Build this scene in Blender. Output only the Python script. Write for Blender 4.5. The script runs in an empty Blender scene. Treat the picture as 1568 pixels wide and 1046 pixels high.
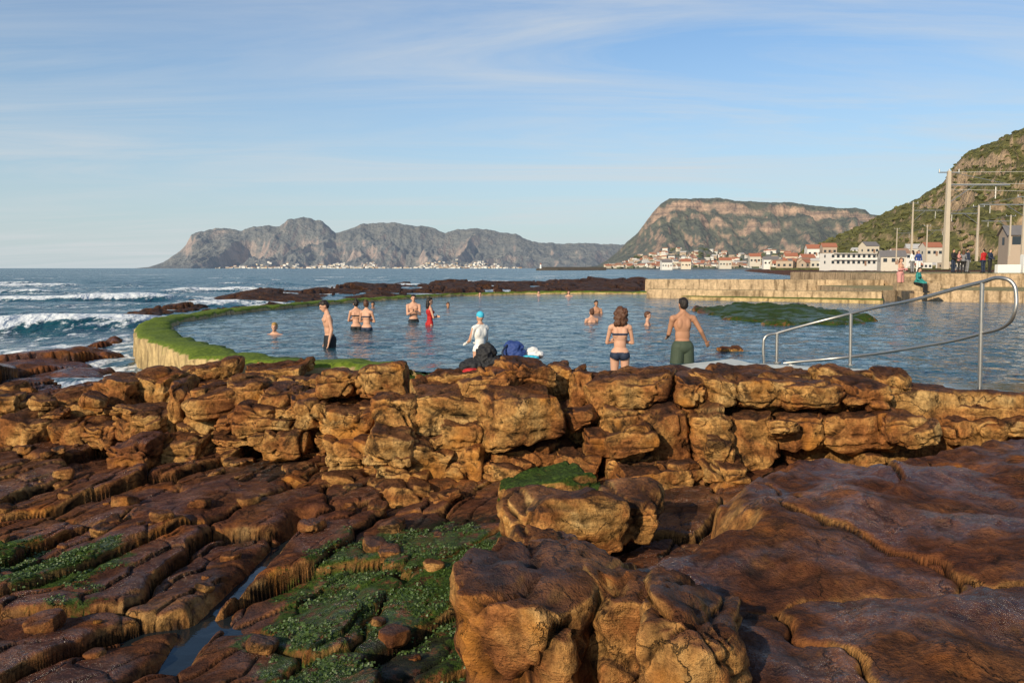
import bpy, bmesh, math, random
import numpy as np
from mathutils import Vector, Matrix
random.seed(7); rng=np.random.RandomState(11)
sc=bpy.context.scene
# ------------------------------------------------------------------ camera / image-pixel placement helpers
F=1306.7; CX=784.; CY=522.8; CAMZ=1.7
PIT=math.atan(112./F)
cam=bpy.data.cameras.new('camera'); cam.lens=30; cam.sensor_width=36; cam.clip_end=200000; cam.clip_start=.05
camo=bpy.data.objects.new('camera',cam); sc.collection.objects.link(camo)
camo.location=(0,0,CAMZ); camo.rotation_euler=(math.pi/2-PIT,0,0); sc.camera=camo
def pixel_ray(u,v):  # ray from the camera through an image pixel
    dx=(u-CX)/F; dy=(CY-v)/F
    return Vector((dx, math.cos(PIT)+dy*math.sin(PIT), -math.sin(PIT)+dy*math.cos(PIT)))
def G(u,v,z):            # image pixel projected onto the horizontal plane at level z
    d=pixel_ray(u,v); t=(z-CAMZ)/d.z
    return (d.x*t, d.y*t)
def P(u,v,y):            # point on an image pixel's ray at a chosen distance y
    d=pixel_ray(u,v); t=y/d.y
    return Vector((d.x*t, y, CAMZ+d.z*t))
SEA=-0.6
# ------------------------------------------------------------------ noise
f32=np.float32
perm=rng.permutation(256).astype(np.int32); perm=np.concatenate([perm,perm,perm])
gr=rng.normal(size=(256,3)); gr/=np.linalg.norm(gr,axis=1)[:,None]; gr=gr.astype(f32); g0,g1,g2=[np.ascontiguousarray(gr[:,i]) for i in range(3)]
rt=rng.rand(256,4).astype(f32); r0,r1,r2_,r3=[np.ascontiguousarray(rt[:,i]) for i in range(4)]
def hsh(ix,iy,iz):
    return perm[(perm[(perm[ix&255]+iy)&255]+iz)&255]
def pn(x,y,z=0.):
    x=np.asarray(x,f32); y=np.asarray(y,f32)
    ix=np.floor(x).astype(np.int32); iy=np.floor(y).astype(np.int32)
    fx=x-ix; fy=y-iy
    sx=fx*fx*fx*(fx*(fx*6-15)+10); sy=fy*fy*fy*(fy*(fy*6-15)+10)
    def L(a,b,t): return a+(b-a)*t
    if np.ndim(z)==0:      # planar slice, 4 corners
        iz=int(math.floor(z))
        def g(a,b):
            h=hsh(ix+a,iy+b,np.int32(iz)); return g0[h]*(fx-a)+g1[h]*(fy-b)+g2[h]*.3
        return 1.5*L(L(g(0,0),g(1,0),sx),L(g(0,1),g(1,1),sx),sy)
    z=np.asarray(z,f32); iz=np.floor(z).astype(np.int32); fz=z-iz; sz=fz*fz*fz*(fz*(fz*6-15)+10)
    def g(a,b,c):
        h=hsh(ix+a,iy+b,iz+c); return g0[h]*(fx-a)+g1[h]*(fy-b)+g2[h]*(fz-c)
    return 1.5*L(L(L(g(0,0,0),g(1,0,0),sx),L(g(0,1,0),g(1,1,0),sx),sy),
             L(L(g(0,0,1),g(1,0,1),sx),L(g(0,1,1),g(1,1,1),sx),sy),sz)
def fbm(x,y,z=0.,o=4):
    r=0;a=1.;f=1.
    for i in range(o):
        r=r+a*pn(x*f+17.3*i,y*f+5.1*i,z*f+9.7*i); a*=.5; f*=2.03
    return r
def vor(x,y,seed=0):
    x=np.asarray(x,f32); y=np.asarray(y,f32)
    ix=np.floor(x).astype(np.int32); iy=np.floor(y).astype(np.int32)
    f1=np.full(x.shape,9.,f32); f2=np.full(x.shape,9.,f32); hh=np.zeros(x.shape,np.int32); ox=np.zeros(x.shape,f32); oy=np.zeros(x.shape,f32)
    for a in (-1,0,1):
        for b in (-1,0,1):
            h=hsh(ix+a,iy+b,np.int32(seed))
            dx=x-(ix+a+f32(.1)+f32(.8)*r0[h]); dy=y-(iy+b+f32(.1)+f32(.8)*r1[h]); d=dx*dx+dy*dy
            m=d<f1; f2=np.where(m,f1,np.minimum(f2,d)); f1=np.where(m,d,f1)
            hh=np.where(m,h,hh); ox=np.where(m,dx,ox); oy=np.where(m,dy,oy)
    return np.sqrt(f1),np.sqrt(f2),r2_[hh],r3[hh],ox,oy
def sd(x,y,poly):        # + inside
    d=np.full(x.shape,1e9,f32); ins=np.zeros(x.shape,bool); n=len(poly)
    for i in range(n):
        ax,ay=poly[i]; bx,by=poly[(i+1)%n]
        ex,ey=bx-ax,by-ay; wx,wy=x-ax,y-ay
        t=np.clip((wx*ex+wy*ey)/(ex*ex+ey*ey+1e-12),0,1)
        d=np.minimum(d,(wx-ex*t)**2+(wy-ey*t)**2)
        c=((ay>y)!=(by>y)); 
        xx=ax+(y-ay)*ex/(ey if abs(ey)>1e-9 else 1e-9)
        ins^=(c&(x<xx))
    d=np.sqrt(d); return np.where(ins,d,-d)
def sst(a,b,t):
    t=np.clip((t-a)/(b-a),0,1); return t*t*(3-2*t)
def prof(d,w):
    t=np.clip(d/w,0,1); return np.sqrt(np.maximum(0,1-(1-t)**2))
# ------------------------------------------------------------------ materials
def mat(name):
    m=bpy.data.materials.new(name); m.use_nodes=True; nt=m.node_tree
    return m,nt,nt.nodes['Principled BSDF']
def N(nt,ty,inp=None,**pr):
    n=nt.nodes.new(ty)
    for k,v in pr.items(): setattr(n,k,v)
    if inp:
        for k,v in inp.items(): S(nt,n.inputs[k],v)
    return n
def S(nt,sock,v):
    if isinstance(v,bpy.types.NodeSocket): nt.links.new(v,sock)
    else:
        if isinstance(v,tuple) and len(v)==3 and sock.type=='RGBA': v=v+(1,)
        sock.default_value=v
def noise(nt,vec,scale,detail=5,rough=.55,dist=0.):
    return N(nt,'ShaderNodeTexNoise',{'Vector':vec,'Scale':scale,'Detail':detail,'Roughness':rough,'Distortion':dist}).outputs['Fac']
def ramp(nt,fac,stops):
    n=N(nt,'ShaderNodeValToRGB',{'Fac':fac}); cr=n.color_ramp
    while len(cr.elements)<len(stops): cr.elements.new(.5)
    for e,(p,c) in zip(cr.elements,stops):
        e.position=p; e.color=(c,c,c,1) if not isinstance(c,tuple) else c+(1,)
    return n.outputs['Color']
def mix(nt,f,a,b,mode='MIX'):
    n=nt.nodes.new('ShaderNodeMix'); n.data_type='RGBA'; n.blend_type=mode
    S(nt,n.inputs[0],f); S(nt,n.inputs[6],a); S(nt,n.inputs[7],b); return n.outputs[2]
def mth(nt,op,a,b=0.,clamp=False):
    n=nt.nodes.new('ShaderNodeMath'); n.operation=op; n.use_clamp=clamp
    S(nt,n.inputs[0],a); S(nt,n.inputs[1],b); return n.outputs[0]
def mapr(nt,v,a,b,c=0.,d=1.):
    n=nt.nodes.new('ShaderNodeMapRange'); S(nt,n.inputs[0],v)
    for i,q in enumerate((a,b,c,d)): n.inputs[i+1].default_value=q
    return n.outputs[0]
def bump(nt,h,st,dist,normal=None):
    n=N(nt,'ShaderNodeBump',{'Height':h,'Strength':st,'Distance':dist})
    if normal: nt.links.new(normal,n.inputs['Normal'])
    return n.outputs[0]
def vmap(nt,vec,scale=(1,1,1),rot=(0,0,0)):
    return N(nt,'ShaderNodeMapping',{'Vector':vec,'Scale':scale,'Rotation':rot}).outputs[0]
def oc(nt): return N(nt,'ShaderNodeTexCoord').outputs['Object']

def rock_mat():
    m,nt,b=mat('sandstone_rock'); c=N(nt,'ShaderNodeNewGeometry').outputs['Position']
    g=N(nt,'ShaderNodeNewGeometry'); nz=N(nt,'ShaderNodeSeparateXYZ',{0:g.outputs['Normal']}).outputs[2]
    zone=N(nt,'ShaderNodeSeparateColor',{0:N(nt,'ShaderNodeAttribute',attribute_name='zone').outputs['Color']})
    n1=noise(nt,c,1.3,8,.62,.6); n2=noise(nt,c,6,6,.68,.4); n3=noise(nt,c,26,5,.72); n0=noise(nt,c,.45,3)
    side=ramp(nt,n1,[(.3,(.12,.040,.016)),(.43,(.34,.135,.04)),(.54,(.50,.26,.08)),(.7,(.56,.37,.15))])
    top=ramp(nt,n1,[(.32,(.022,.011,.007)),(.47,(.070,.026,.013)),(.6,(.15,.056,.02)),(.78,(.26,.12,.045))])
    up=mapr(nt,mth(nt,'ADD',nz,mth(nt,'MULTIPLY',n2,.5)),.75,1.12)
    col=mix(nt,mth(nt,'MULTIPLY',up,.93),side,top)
    col=mix(nt,1.,col,ramp(nt,n2,[(.3,.4),(.5,.95),(.7,1.3)]),'MULTIPLY')
    col=mix(nt,1.,col,ramp(nt,n3,[(.32,.45),(.55,1.08)]),'MULTIPLY')
    n4=noise(nt,c,2.9,7,.72,.8)
    col=mix(nt,ramp(nt,n4,[(.53,0.),(.63,.85)]),col,(.018,.012,.008))
    col=mix(nt,mth(nt,'MULTIPLY',zone.outputs[2],ramp(nt,n0,[(.35,.25),(.6,.85)])),col,ramp(nt,n2,[(.3,(.03,.010,.006)),(.52,(.11,.034,.016)),(.7,(.21,.075,.028))]))
    n5=noise(nt,c,1.7,5,.6)
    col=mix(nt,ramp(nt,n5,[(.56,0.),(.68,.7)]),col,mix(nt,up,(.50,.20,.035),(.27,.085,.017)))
    # hairline joints
    wv=N(nt,'ShaderNodeTexNoise',{'Vector':c,'Scale':3.,'Detail':6,'Roughness':.65}).outputs['Color']
    va=N(nt,'ShaderNodeVectorMath',operation='MULTIPLY_ADD'); S(nt,va.inputs[0],wv); va.inputs[1].default_value=(.7,.7,.5); S(nt,va.inputs[2],c)
    vd=N(nt,'ShaderNodeTexVoronoi',{'Vector':vmap(nt,va.outputs[0],(1,.55,1.3),(0.1,.15,.6)),'Scale':1.5},feature='DISTANCE_TO_EDGE').outputs['Distance']
    ck=mth(nt,'MULTIPLY',mapr(nt,vd,0,.016,1,0),ramp(nt,n1,[(.46,0.),(.56,.9)]))
    col=mix(nt,mth(nt,'MULTIPLY',ck,.8),col,(.015,.010,.007))
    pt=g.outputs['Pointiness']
    col=mix(nt,1.,col,ramp(nt,pt,[(.43,.06),(.495,1.),(.57,1.45)]),'MULTIPLY')  # shade painted into the colour: crevices darkened, raised edges lightened
    aln=noise(nt,c,9,5,.7)
    alg=mth(nt,'MULTIPLY',mapr(nt,mth(nt,'ADD',zone.outputs[0],mth(nt,'MULTIPLY',mth(nt,'SUBTRACT',aln,.5),2.)),.5,.7),mapr(nt,nz,.2,.6))
    gcol=ramp(nt,noise(nt,c,30,5,.7),[(.3,(.012,.022,.005)),(.5,(.035,.065,.008)),(.7,(.09,.14,.02))])
    col=mix(nt,alg,col,gcol)
    wd=mapr(nt,mth(nt,'ADD',zone.outputs[1],mth(nt,'MULTIPLY',mth(nt,'SUBTRACT',aln,.5),1.8)),.45,.7)
    col=mix(nt,mth(nt,'MULTIPLY',wd,.85),col,(.014,.011,.007))
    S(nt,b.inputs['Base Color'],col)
    wet=mth(nt,'MULTIPLY',ramp(nt,noise(nt,c,1.1,4,.55,.5),[(.45,0.),(.57,1.)]),up)
    wet=mth(nt,'MULTIPLY',wet,mth(nt,'ADD',.2,zone.outputs[2]),True)
    r=mapr(nt,wet,0,1,.82,.17); r=mth(nt,'ADD',r,mth(nt,'MULTIPLY',mth(nt,'SUBTRACT',n3,.5),.35),True)
    S(nt,b.inputs['Roughness'],r); S(nt,b.inputs['Specular IOR Level'],mapr(nt,wet,0,1,.12,.55))
    str1=noise(nt,vmap(nt,c,(2,2,22)),2.,5,.7)
    h=mth(nt,'ADD',mth(nt,'MULTIPLY',n2,1.2),mth(nt,'MULTIPLY',n3,.5))
    h=mth(nt,'ADD',h,mth(nt,'MULTIPLY',str1,mapr(nt,nz,.3,.8,.45,.04))); h=mth(nt,'ADD',h,mth(nt,'MULTIPLY',noise(nt,c,95,3,.6),.16))
    h=mth(nt,'SUBTRACT',h,mth(nt,'MULTIPLY',ck,.45))
    S(nt,b.inputs['Normal'],bump(nt,h,1.,.065)); return m
ROCK=rock_mat()
def water_mat(name,base,rough,scales,strength,dist,foamattr=False,ior=1.33,spec=.5):
    m,nt,b=mat(name); c=oc(nt)
    h=None
    for s,w,st in scales:
        n=noise(nt,vmap(nt,c,st),s,4,.55,.3); n=mth(nt,'MULTIPLY',n,w); h=n if h is None else mth(nt,'ADD',h,n)
    S(nt,b.inputs['Normal'],bump(nt,h,strength,dist))
    col=mix(nt,noise(nt,c,.15,3),base,tuple(q*1.5 for q in base)); ro=rough
    if foamattr:
        a=N(nt,'ShaderNodeSeparateColor',{0:N(nt,'ShaderNodeAttribute',attribute_name='zone').outputs['Color']}).outputs[0]
        fn=noise(nt,vmap(nt,c,(1,.5,1)),1.6,8,.75,.5)
        f=mapr(nt,mth(nt,'ADD',a,mth(nt,'MULTIPLY',mth(nt,'SUBTRACT',fn,.5),2.0)),.5,.68)
        col=mix(nt,f,col,(.72,.76,.78)); ro=mapr(nt,f,0,1,rough,.9)
    S(nt,b.inputs['Base Color'],col); S(nt,b.inputs['Roughness'],ro); b.inputs['IOR'].default_value=ior; b.inputs['Specular IOR Level'].default_value=spec
    return m
def simple(name,col,rough=.7,var=.25,scale=8.,bs=.3,bd=.01,metal=0.):
    m,nt,b=mat(name); c=oc(nt); n=noise(nt,c,scale,5,.6)
    S(nt,b.inputs['Base Color'],mix(nt,n,tuple(q*(1-var) for q in col),tuple(min(1,q*(1+var)) for q in col)))
    b.inputs['Roughness'].default_value=rough; b.inputs['Metallic'].default_value=metal
    if bs: S(nt,b.inputs['Normal'],bump(nt,n,bs,bd))
    return m
def concrete_mat(name,col,alg=0.):
    m,nt,b=mat(name); c=N(nt,'ShaderNodeNewGeometry').outputs['Position']
    g=N(nt,'ShaderNodeNewGeometry'); nz=N(nt,'ShaderNodeSeparateXYZ',{0:g.outputs['Normal']}).outputs[2]
    n=noise(nt,c,.8,6,.65); n2=noise(nt,c,7,5,.7)
    k=ramp(nt,n,[(.3,tuple(q*.5 for q in col)),(.5,col),(.7,tuple(min(1,q*1.25) for q in col))])
    k=mix(nt,1.,k,ramp(nt,n2,[(.3,.6),(.6,1.1)]),'MULTIPLY')
    stn=noise(nt,vmap(nt,c,(3,3,.4)),1.5,4); k=mix(nt,ramp(nt,stn,[(.5,0.),(.66,.7)]),k,(.09,.06,.03))
    if alg:
        f=mapr(nt,mth(nt,'ADD',nz,mth(nt,'MULTIPLY',mth(nt,'SUBTRACT',n2,.5),1.2)),1-alg,1-alg+.25)
        k=mix(nt,f,k,ramp(nt,noise(nt,c,14,5,.7),[(.3,(.035,.06,.006)),(.5,(.10,.145,.012)),(.7,(.17,.22,.025))]))
    S(nt,b.inputs['Base Color'],k); b.inputs['Roughness'].default_value=.85; b.inputs['Specular IOR Level'].default_value=.2
    S(nt,b.inputs['Normal'],bump(nt,n2,.6,.03)); return m
# ------------------------------------------------------------------ mesh helpers
def mesh_obj(name,V,Fc,m=None,smooth=True,zone=None,parent=None,link=True):
    me=bpy.data.meshes.new(name); V=np.asarray(V,dtype=np.float32); Fc=np.asarray(Fc,dtype=np.int32)
    k=Fc.shape[1]
    me.vertices.add(len(V)); me.vertices.foreach_set('co',V.ravel())
    me.loops.add(Fc.size); me.loops.foreach_set('vertex_index',Fc.ravel())
    me.polygons.add(len(Fc)); me.polygons.foreach_set('loop_start',np.arange(0,Fc.size,k,dtype=np.int32))
    me.update(calc_edges=True)
    me.polygons.foreach_set('use_smooth',np.full(len(Fc),smooth))
    if zone is not None:
        a=me.color_attributes.new('zone','FLOAT_COLOR','POINT')
        z=np.ones((len(V),4),np.float32); z[:,:3]=zone; a.data.foreach_set('color',z.ravel())
    if m: me.materials.append(m)
    o=bpy.data.objects.new(name,me)
    sc.collection.objects.link(o)
    if parent: o.parent=parent
    return o
def gridfaces(nr,nc):
    i=np.arange(nr-1)[:,None]*nc+np.arange(nc-1)[None,:]
    return np.stack([i,i+1,i+nc+1,i+nc],-1).reshape(-1,4)
def bm_obj(name,bm,m=None,parent=None,smooth=False,mats=None):
    bmesh.ops.recalc_face_normals(bm,faces=bm.faces)
    me=bpy.data.meshes.new(name); bm.to_mesh(me); bm.free()
    for q in (mats or ([m] if m else [])): me.materials.append(q)
    if smooth: me.polygons.foreach_set('use_smooth',[True]*len(me.polygons))
    o=bpy.data.objects.new(name,me); sc.collection.objects.link(o)
    if parent: o.parent=parent
    return o
def empty(name,loc=(0,0,0),yaw=0):
    e=bpy.data.objects.new(name,None); e.location=loc; e.rotation_euler=(0,0,yaw); e.empty_display_size=.2
    sc.collection.objects.link(e); return e
def box(bm,c,s,rz=0.,mi=0,bev=0.):
    M=Matrix.Translation(c)@Matrix.Rotation(rz,4,'Z')@Matrix.Diagonal((s[0],s[1],s[2],1))
    r=bmesh.ops.create_cube(bm,size=1,matrix=M)
    fs={f for v in r['verts'] for f in v.link_faces}
    for f in fs: f.material_index=mi
    if bev:
        es={e for v in r['verts'] for e in v.link_edges}
        bmesh.ops.bevel(bm,geom=list(es),offset=bev,segments=2,affect='EDGES')
# fast primitive accumulator for bodies
def ico(n):
    b=bmesh.new(); bmesh.ops.create_icosphere(b,subdivisions=n,radius=1); V=np.array([v.co[:] for v in b.verts]); Fc=np.array([[v.index for v in f.verts] for f in b.faces]); b.free(); return V,Fc
SPV,SPF=ico(3); SQV,SQF=ico(2)
class PM:
    def __init__(s): s.V=[];s.F=[];s.n=0
    def add(s,V,Fc): s.V.append(V); s.F.append(Fc+s.n); s.n+=len(V)
def cap(pm,a,b,ra,rb,seg=14,ends=True):
    a=Vector(a); b=Vector(b); d=b-a; L=d.length
    if not isinstance(pm,PM):
        M=Matrix.Translation((a+b)/2)@d.to_track_quat('Z','Y').to_matrix().to_4x4()
        bmesh.ops.create_cone(pm,cap_ends=True,segments=seg,radius1=ra,radius2=rb,depth=L,matrix=M); return
    if L>1e-6:
        R=np.array(d.to_track_quat('Z','Y').to_matrix()); t=np.arange(seg)/seg*2*math.pi
        ring=np.stack([np.cos(t),np.sin(t),t*0],-1)
        V=np.concatenate([(ring*ra)@R.T+np.array(a),(ring*rb)@R.T+np.array(b),[a[:],b[:]]])
        i=np.arange(seg); j=(i+1)%seg
        Fc=np.concatenate([np.stack([i,j,j+seg],-1),np.stack([i,j+seg,i+seg],-1),np.stack([j,i,i*0+2*seg],-1),np.stack([i+seg,j+seg,i*0+2*seg+1],-1)])
        pm.add(V,Fc)
    for p,r in ((a,ra),(b,rb)): pm.add(SQV*r+np.array(p),SQF)
def ell(pm,c,r,rot=None):
    V=SPV*np.array(r)
    if rot is not None: V=V@np.array(rot.to_3x3()).T
    pm.add(V+np.array(c[:]),SPF)
def prism(name,poly,z0,z1,m,bev=.03,parent=None):
    bm=bmesh.new(); vs=[bm.verts.new((x,y,z0)) for x,y in poly]; f=bm.faces.new(vs)
    r=bmesh.ops.extrude_face_region(bm,geom=[f]); 
    for e in r['geom']:
        if isinstance(e,bmesh.types.BMVert): e.co.z=z1
    if bev: bmesh.ops.bevel(bm,geom=list(bm.edges),offset=bev,segments=2,affect='EDGES')
    return bm_obj(name,bm,m,parent)
def remesh(pm,vox,sm):
    o=mesh_obj('t',np.concatenate(pm.V),np.concatenate(pm.F))
    r=o.modifiers.new('r','REMESH'); r.mode='VOXEL'; r.voxel_size=vox; r.use_smooth_shade=True
    s=o.modifiers.new('s','SMOOTH'); s.factor=.5; s.iterations=sm
    dg=bpy.context.evaluated_depsgraph_get(); n_=bpy.data.meshes.new_from_object(o.evaluated_get(dg))
    bpy.data.objects.remove(o); return n_
# ------------------------------------------------------------------ people
def skin_mat(name,c):
    m,nt,b=mat(name); n=noise(nt,oc(nt),7,4)
    S(nt,b.inputs['Base Color'],mix(nt,n,tuple(q*.85 for q in c),tuple(min(1,q*1.1) for q in c))); b.inputs['Roughness'].default_value=.58
    b.inputs['Specular IOR Level'].default_value=.35; return m
SK={'fair':skin_mat('skin_fair',(.58,.32,.21)),'tan':skin_mat('skin_tan',(.42,.21,.12)),'brown':skin_mat('skin_brown',(.27,.13,.07))}
CL={k:simple('cloth_'+k,c,.75,.2,10.,.3,.004) for k,c in dict(navy=(.012,.022,.05),black=(.012,.012,.014),green=(.045,.065,.04),red=(.42,.012,.012),white=(.72,.71,.68),blue=(.02,.05,.2),pink=(.55,.25,.22),grey=(.18,.18,.19),teal=(.02,.22,.2),cyan=(.05,.45,.62)).items()}
HR={k:simple('hair_'+k,c,.6,.4,40.,.6,.01) for k,c in dict(dark=(.015,.009,.006),brown=(.09,.035,.015),blond=(.42,.25,.07),grey=(.25,.23,.2)).items()}
EYE=simple('eye_dark',(.02,.015,.012),.2,.1,1,0)
ARMS=dict(down=((.235,.03,1.12),(.25,-.05,.87)),fold=((.225,-.06,1.12),(-.02,-.2,1.14)),out=((.33,.02,1.17),(.47,-.08,.98)),hip=((.34,.08,1.16),(.2,-.04,.97)),front=((.22,-.08,1.12),(.16,-.30,1.05)),face=((.2,-.2,1.2),(.07,-.17,1.42)),wide=((.38,0,1.3),(.6,-.06,1.22)),pray=((.2,-.12,1.12),(.05,-.24,1.22)))
def shorts(x,y,z): m=(z<1.0)&(z>.56)&(np.abs(x)<.215); return m.astype(int),np.where(m,.008+.015*np.clip((1.-z)/.4,0,1),0)
def briefs(x,y,z): m=(z<.97)&(z>.80+.35*np.clip(np.abs(x)-.06,0,1)); return (m&(np.abs(x)<.2)).astype(int),np.where(m,.004,0)
def bikini(x,y,z):
    m=((z<.955)&(z>.82+.45*np.clip(np.abs(x)-.05,0,1))&(np.abs(x)<.2))|((z>1.262)&(z<1.292)&(np.abs(x)<.155))|((np.abs(np.abs(x)-.05)<.008)&(z>1.28)&(z<1.47)&(y<-.02))|((y<-.07)&(y>-.15)&(z>1.24)&(z<1.34)&(np.abs(x)<.14)); return m.astype(int),np.where(m,.004,0)
def onepiece(x,y,z): m=(z<1.36)&(z>.82+.4*np.clip(np.abs(x)-.05,0,1))&(np.abs(x)<.165)&(y>-.15)|((np.abs(np.abs(x)-.085)<.018)&(z>1.3)&(z<1.46)); return m.astype(int),np.where(m,.005,0)
def rash(x,y,z): m=(z<1.47)&(z>.9)&(np.abs(x)<.2); return m.astype(int),np.where(m,.01,0)
def clothed(x,y,z):
    r=np.where((z<1.49)&(z>.93),1,0); r=np.where(z<=.93,2,r); r=np.where(z<.08,3,r); return r,np.where(r>0,.022,0)
def towel(x,y,z):
    r=np.where((z<1.2)&(z>.45),1,0); return r,np.where(r>0,.03+.05*np.clip(1.2-z,0,1),0)
def human(name,loc,H=1.75,yaw=180,sex='m',armL='down',armR='down',lean=0.,skin='fair',outfit=None,mats=None,hair='short',hc='dark',turn=0.,nod=0.,sit=False,vox=.011,legs=True,hands=True):
    s=H/1.75; f=sex=='f'
    bm=PM(); piv=Vector((0,0,.97)); LR=Matrix.Translation(piv)@Matrix.Rotation(lean,4,'X')@Matrix.Translation(-piv)
    def T(p): p=Vector(p); return LR@p if p.z>.97 else p
    def E(c,r): ell(bm,T(c),r,Matrix.Rotation(lean,4,'X') if c[2]>.97 else None)
    def C(a,b,ra,rb): cap(bm,T(a),T(b),ra,rb)
    sh=.165 if f else .19
    E((0,.0,1.28),(.135 if f else .158,.098,.19)); E((0,.0,1.38),(.13 if f else .155,.08,.09))
    C((-sh+.03,.01,1.405),(sh-.03,.01,1.405),.052,.052)
    C((-sh*.5,.015,1.43),(0,.01,1.5),.045,.05); C((sh*.5,.015,1.43),(0,.01,1.5),.045,.05)
    E((0,0,1.1),(.108 if f else .135,.085,.17)); E((0,.005,.95),(.162 if f else .155,.108,.12))
    if outfit is shorts: ell(bm,(0,.02,.89),(.17,.125,.12))
    for q in (-1,1):
        if outfit is shorts: cap(bm,(q*.08,.015,.90),(q*.098,.0,.60),.108,.10)
        E((q*.075,.055,.90),(.082,.075,.088)); E((q*.07,.055,1.30),(.06,.05,.10))
        if f: E((q*.068,-.085,1.29),(.058,.05,.055))
        else: E((q*.07,-.06,1.33),(.075,.045,.055))
        hip=(q*.088,.0,.90); kn=(q*.095,-.015,.50); an=(q*.095,.03,.085)
        if sit: kn=(q*.12,-.42,.90); an=(q*.12,-.45,.46)
        cap(bm,hip,kn,.088 if f else .085,.055); cap(bm,kn,an,.054,.036)
        m_=Vector(kn).lerp(Vector(an),.3)+Vector((0,.018,0)); ell(bm,m_,(.05,.052,.11))
        cap(bm,(an[0],an[1]+.01,an[2]-.04),(an[0]*1.15,an[1]-.16,an[2]-.055),.035,.026)
        el,wr=ARMS[armL if q>0 else armR]; el=Vector((q*el[0],el[1],el[2])); wr=Vector((q*wr[0],wr[1],wr[2]))
        k=.82 if f else 1.
        C((q*sh,.01,1.40),el,.052*k,.038*k); ell(bm,T((q*sh,.01,1.385)),(.055*k,.055*k,.065*k)); C(el,wr,.04*k,.026*k)
        d=(T(wr)-T(el)).normalized(); side=d.cross(Vector((0,1,0))); 
        if side.length<.2: side=d.cross(Vector((0,0,1)))
        side.normalize(); w0_=T(wr); pc=w0_+d*.055
        nrm=d.cross(side).normalized()
        Mx=Matrix((side,nrm,d)).transposed().to_4x4(); ell(bm,pc,(.04,.017,.055),Mx)
        if hands:
            for i,(o,l) in enumerate(((-.03,.062),(-.01,.074),(.011,.07),(.03,.055))):
                b0_=w0_+d*.09+side*o; m1=b0_+d*l*.55+nrm*.006; m2=m1+(d*.8+nrm*.5).normalized()*l*.5
                cap(bm,b0_,m1,.0095,.009,8); cap(bm,m1,m2,.009,.0075,8)
            tb=w0_+d*.03-side*.03; tm=tb+(d*.6-side*.7).normalized()*.04; cap(bm,tb,tm,.012,.01,8); cap(bm,tm,tm+d*.03,.01,.008,8)
    C((0,.012,1.44),(0,0,1.56),.05 if f else .057,.048)
    hp=Vector((0,.005,1.54)); HM=LR@Matrix.Translation(hp)@Matrix.Rotation(turn,4,'Z')@Matrix.Rotation(nod,4,'X')@Matrix.Translation(-hp)
    def hE(b_,c,r): ell(b_,HM@Vector(c),r,HM.to_3x3().to_4x4())
    hE(bm,(0,.005,1.645),(.074,.092,.10)); hE(bm,(0,-.032,1.585),(.054,.058,.062)); hE(bm,(0,-.068,1.545),(.024,.022,.018))
    cap(bm,HM@Vector((0,-.086,1.64)),HM@Vector((0,-.106,1.605)),.009,.014); hE(bm,(0,-.082,1.572),(.022,.012,.008)); hE(bm,(0,-.082,1.665),(.05,.014,.012))
    for q in (-1,1): hE(bm,(q*.077,.008,1.622),(.010,.022,.032))
    me=remesh(bm,vox,3)
    co=np.empty(len(me.vertices)*3,np.float32); me.vertices.foreach_get('co',co); co=co.reshape(-1,3)
    inv=np.array(LR.inverted()); up=(co@inv[:3,:3].T+inv[:3,3]); loc_=np.where((up[:,2]>.95)[:,None],up,co)
    ml=[SK[skin]]+[CL[m_] for m_ in (mats or [])]
    me.materials.clear()
    for q in ml: me.materials.append(q)
    if outfit:
        no=np.empty(len(me.vertices)*3,np.float32); me.vertices.foreach_get('normal',no); no=no.reshape(-1,3)
        reg,off=outfit(loc_[:,0],loc_[:,1],loc_[:,2]); co=co+no*off[:,None]; me.vertices.foreach_set('co',co.astype(f32).ravel())
        li=np.empty(len(me.loops),np.int32); me.loops.foreach_get('vertex_index',li); ls=np.empty(len(me.polygons),np.int32); me.polygons.foreach_get('loop_start',ls)
        mi=np.maximum.reduceat(reg[li],ls).astype(np.int32)
        me.polygons.foreach_set('material_index',mi)
    me.polygons.foreach_set('use_smooth',[True]*len(me.polygons)); me.update()
    e=empty(name,loc,math.radians(yaw)); e.scale=(s,s,s)
    o=bpy.data.objects.new('body',me); sc.collection.objects.link(o); o.parent=e
    b2_=PM()
    if hair=='cap': hE(b2_,(0,.008,1.668),(.081,.098,.094))
    else:
        hE(b2_,(0,.022,1.668),(.082,.092,.092)); hE(b2_,(0,.045,1.63),(.076,.065,.08)); hE(b2_,(0,-.03,1.715),(.06,.06,.038))
        if hair=='long': hE(b2_,(0,.07,1.56),(.09,.055,.13)); hE(b2_,(0,.075,1.47),(.105,.05,.09))
        if hair=='curly':
            for i in range(60):
                a=random.uniform(0,6.28); hE(b2_,(.1*math.cos(a),.055+.055*math.sin(a),random.uniform(1.43,1.72)),(.03,.03,.032))
            hE(b2_,(0,.06,1.55),(.1,.065,.15))
        if hair=='bun': hE(b2_,(0,.07,1.75),(.042,.042,.038))
    hm=remesh(b2_,.012,1 if hair=='curly' else 2)
    co=np.empty(len(hm.vertices)*3,np.float32); hm.vertices.foreach_get('co',co); co=co.reshape(-1,3)
    if hair!='cap':
        a_=.02 if hair in('curly','long') else .006
        d=a_*fbm(co[:,0]*30,co[:,1]*30,co[:,2]*18,3); c0=co.mean(0); v_=co-c0; v_/=np.linalg.norm(v_,axis=1)[:,None]+1e-6; co=co+v_*d[:,None]; hm.vertices.foreach_set('co',co.astype(np.float32).ravel())
    hm.materials.clear(); hm.materials.append(CL['cyan'] if hair=='cap' else HR[hc]); hm.polygons.foreach_set('use_smooth',[True]*len(hm.polygons))
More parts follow.
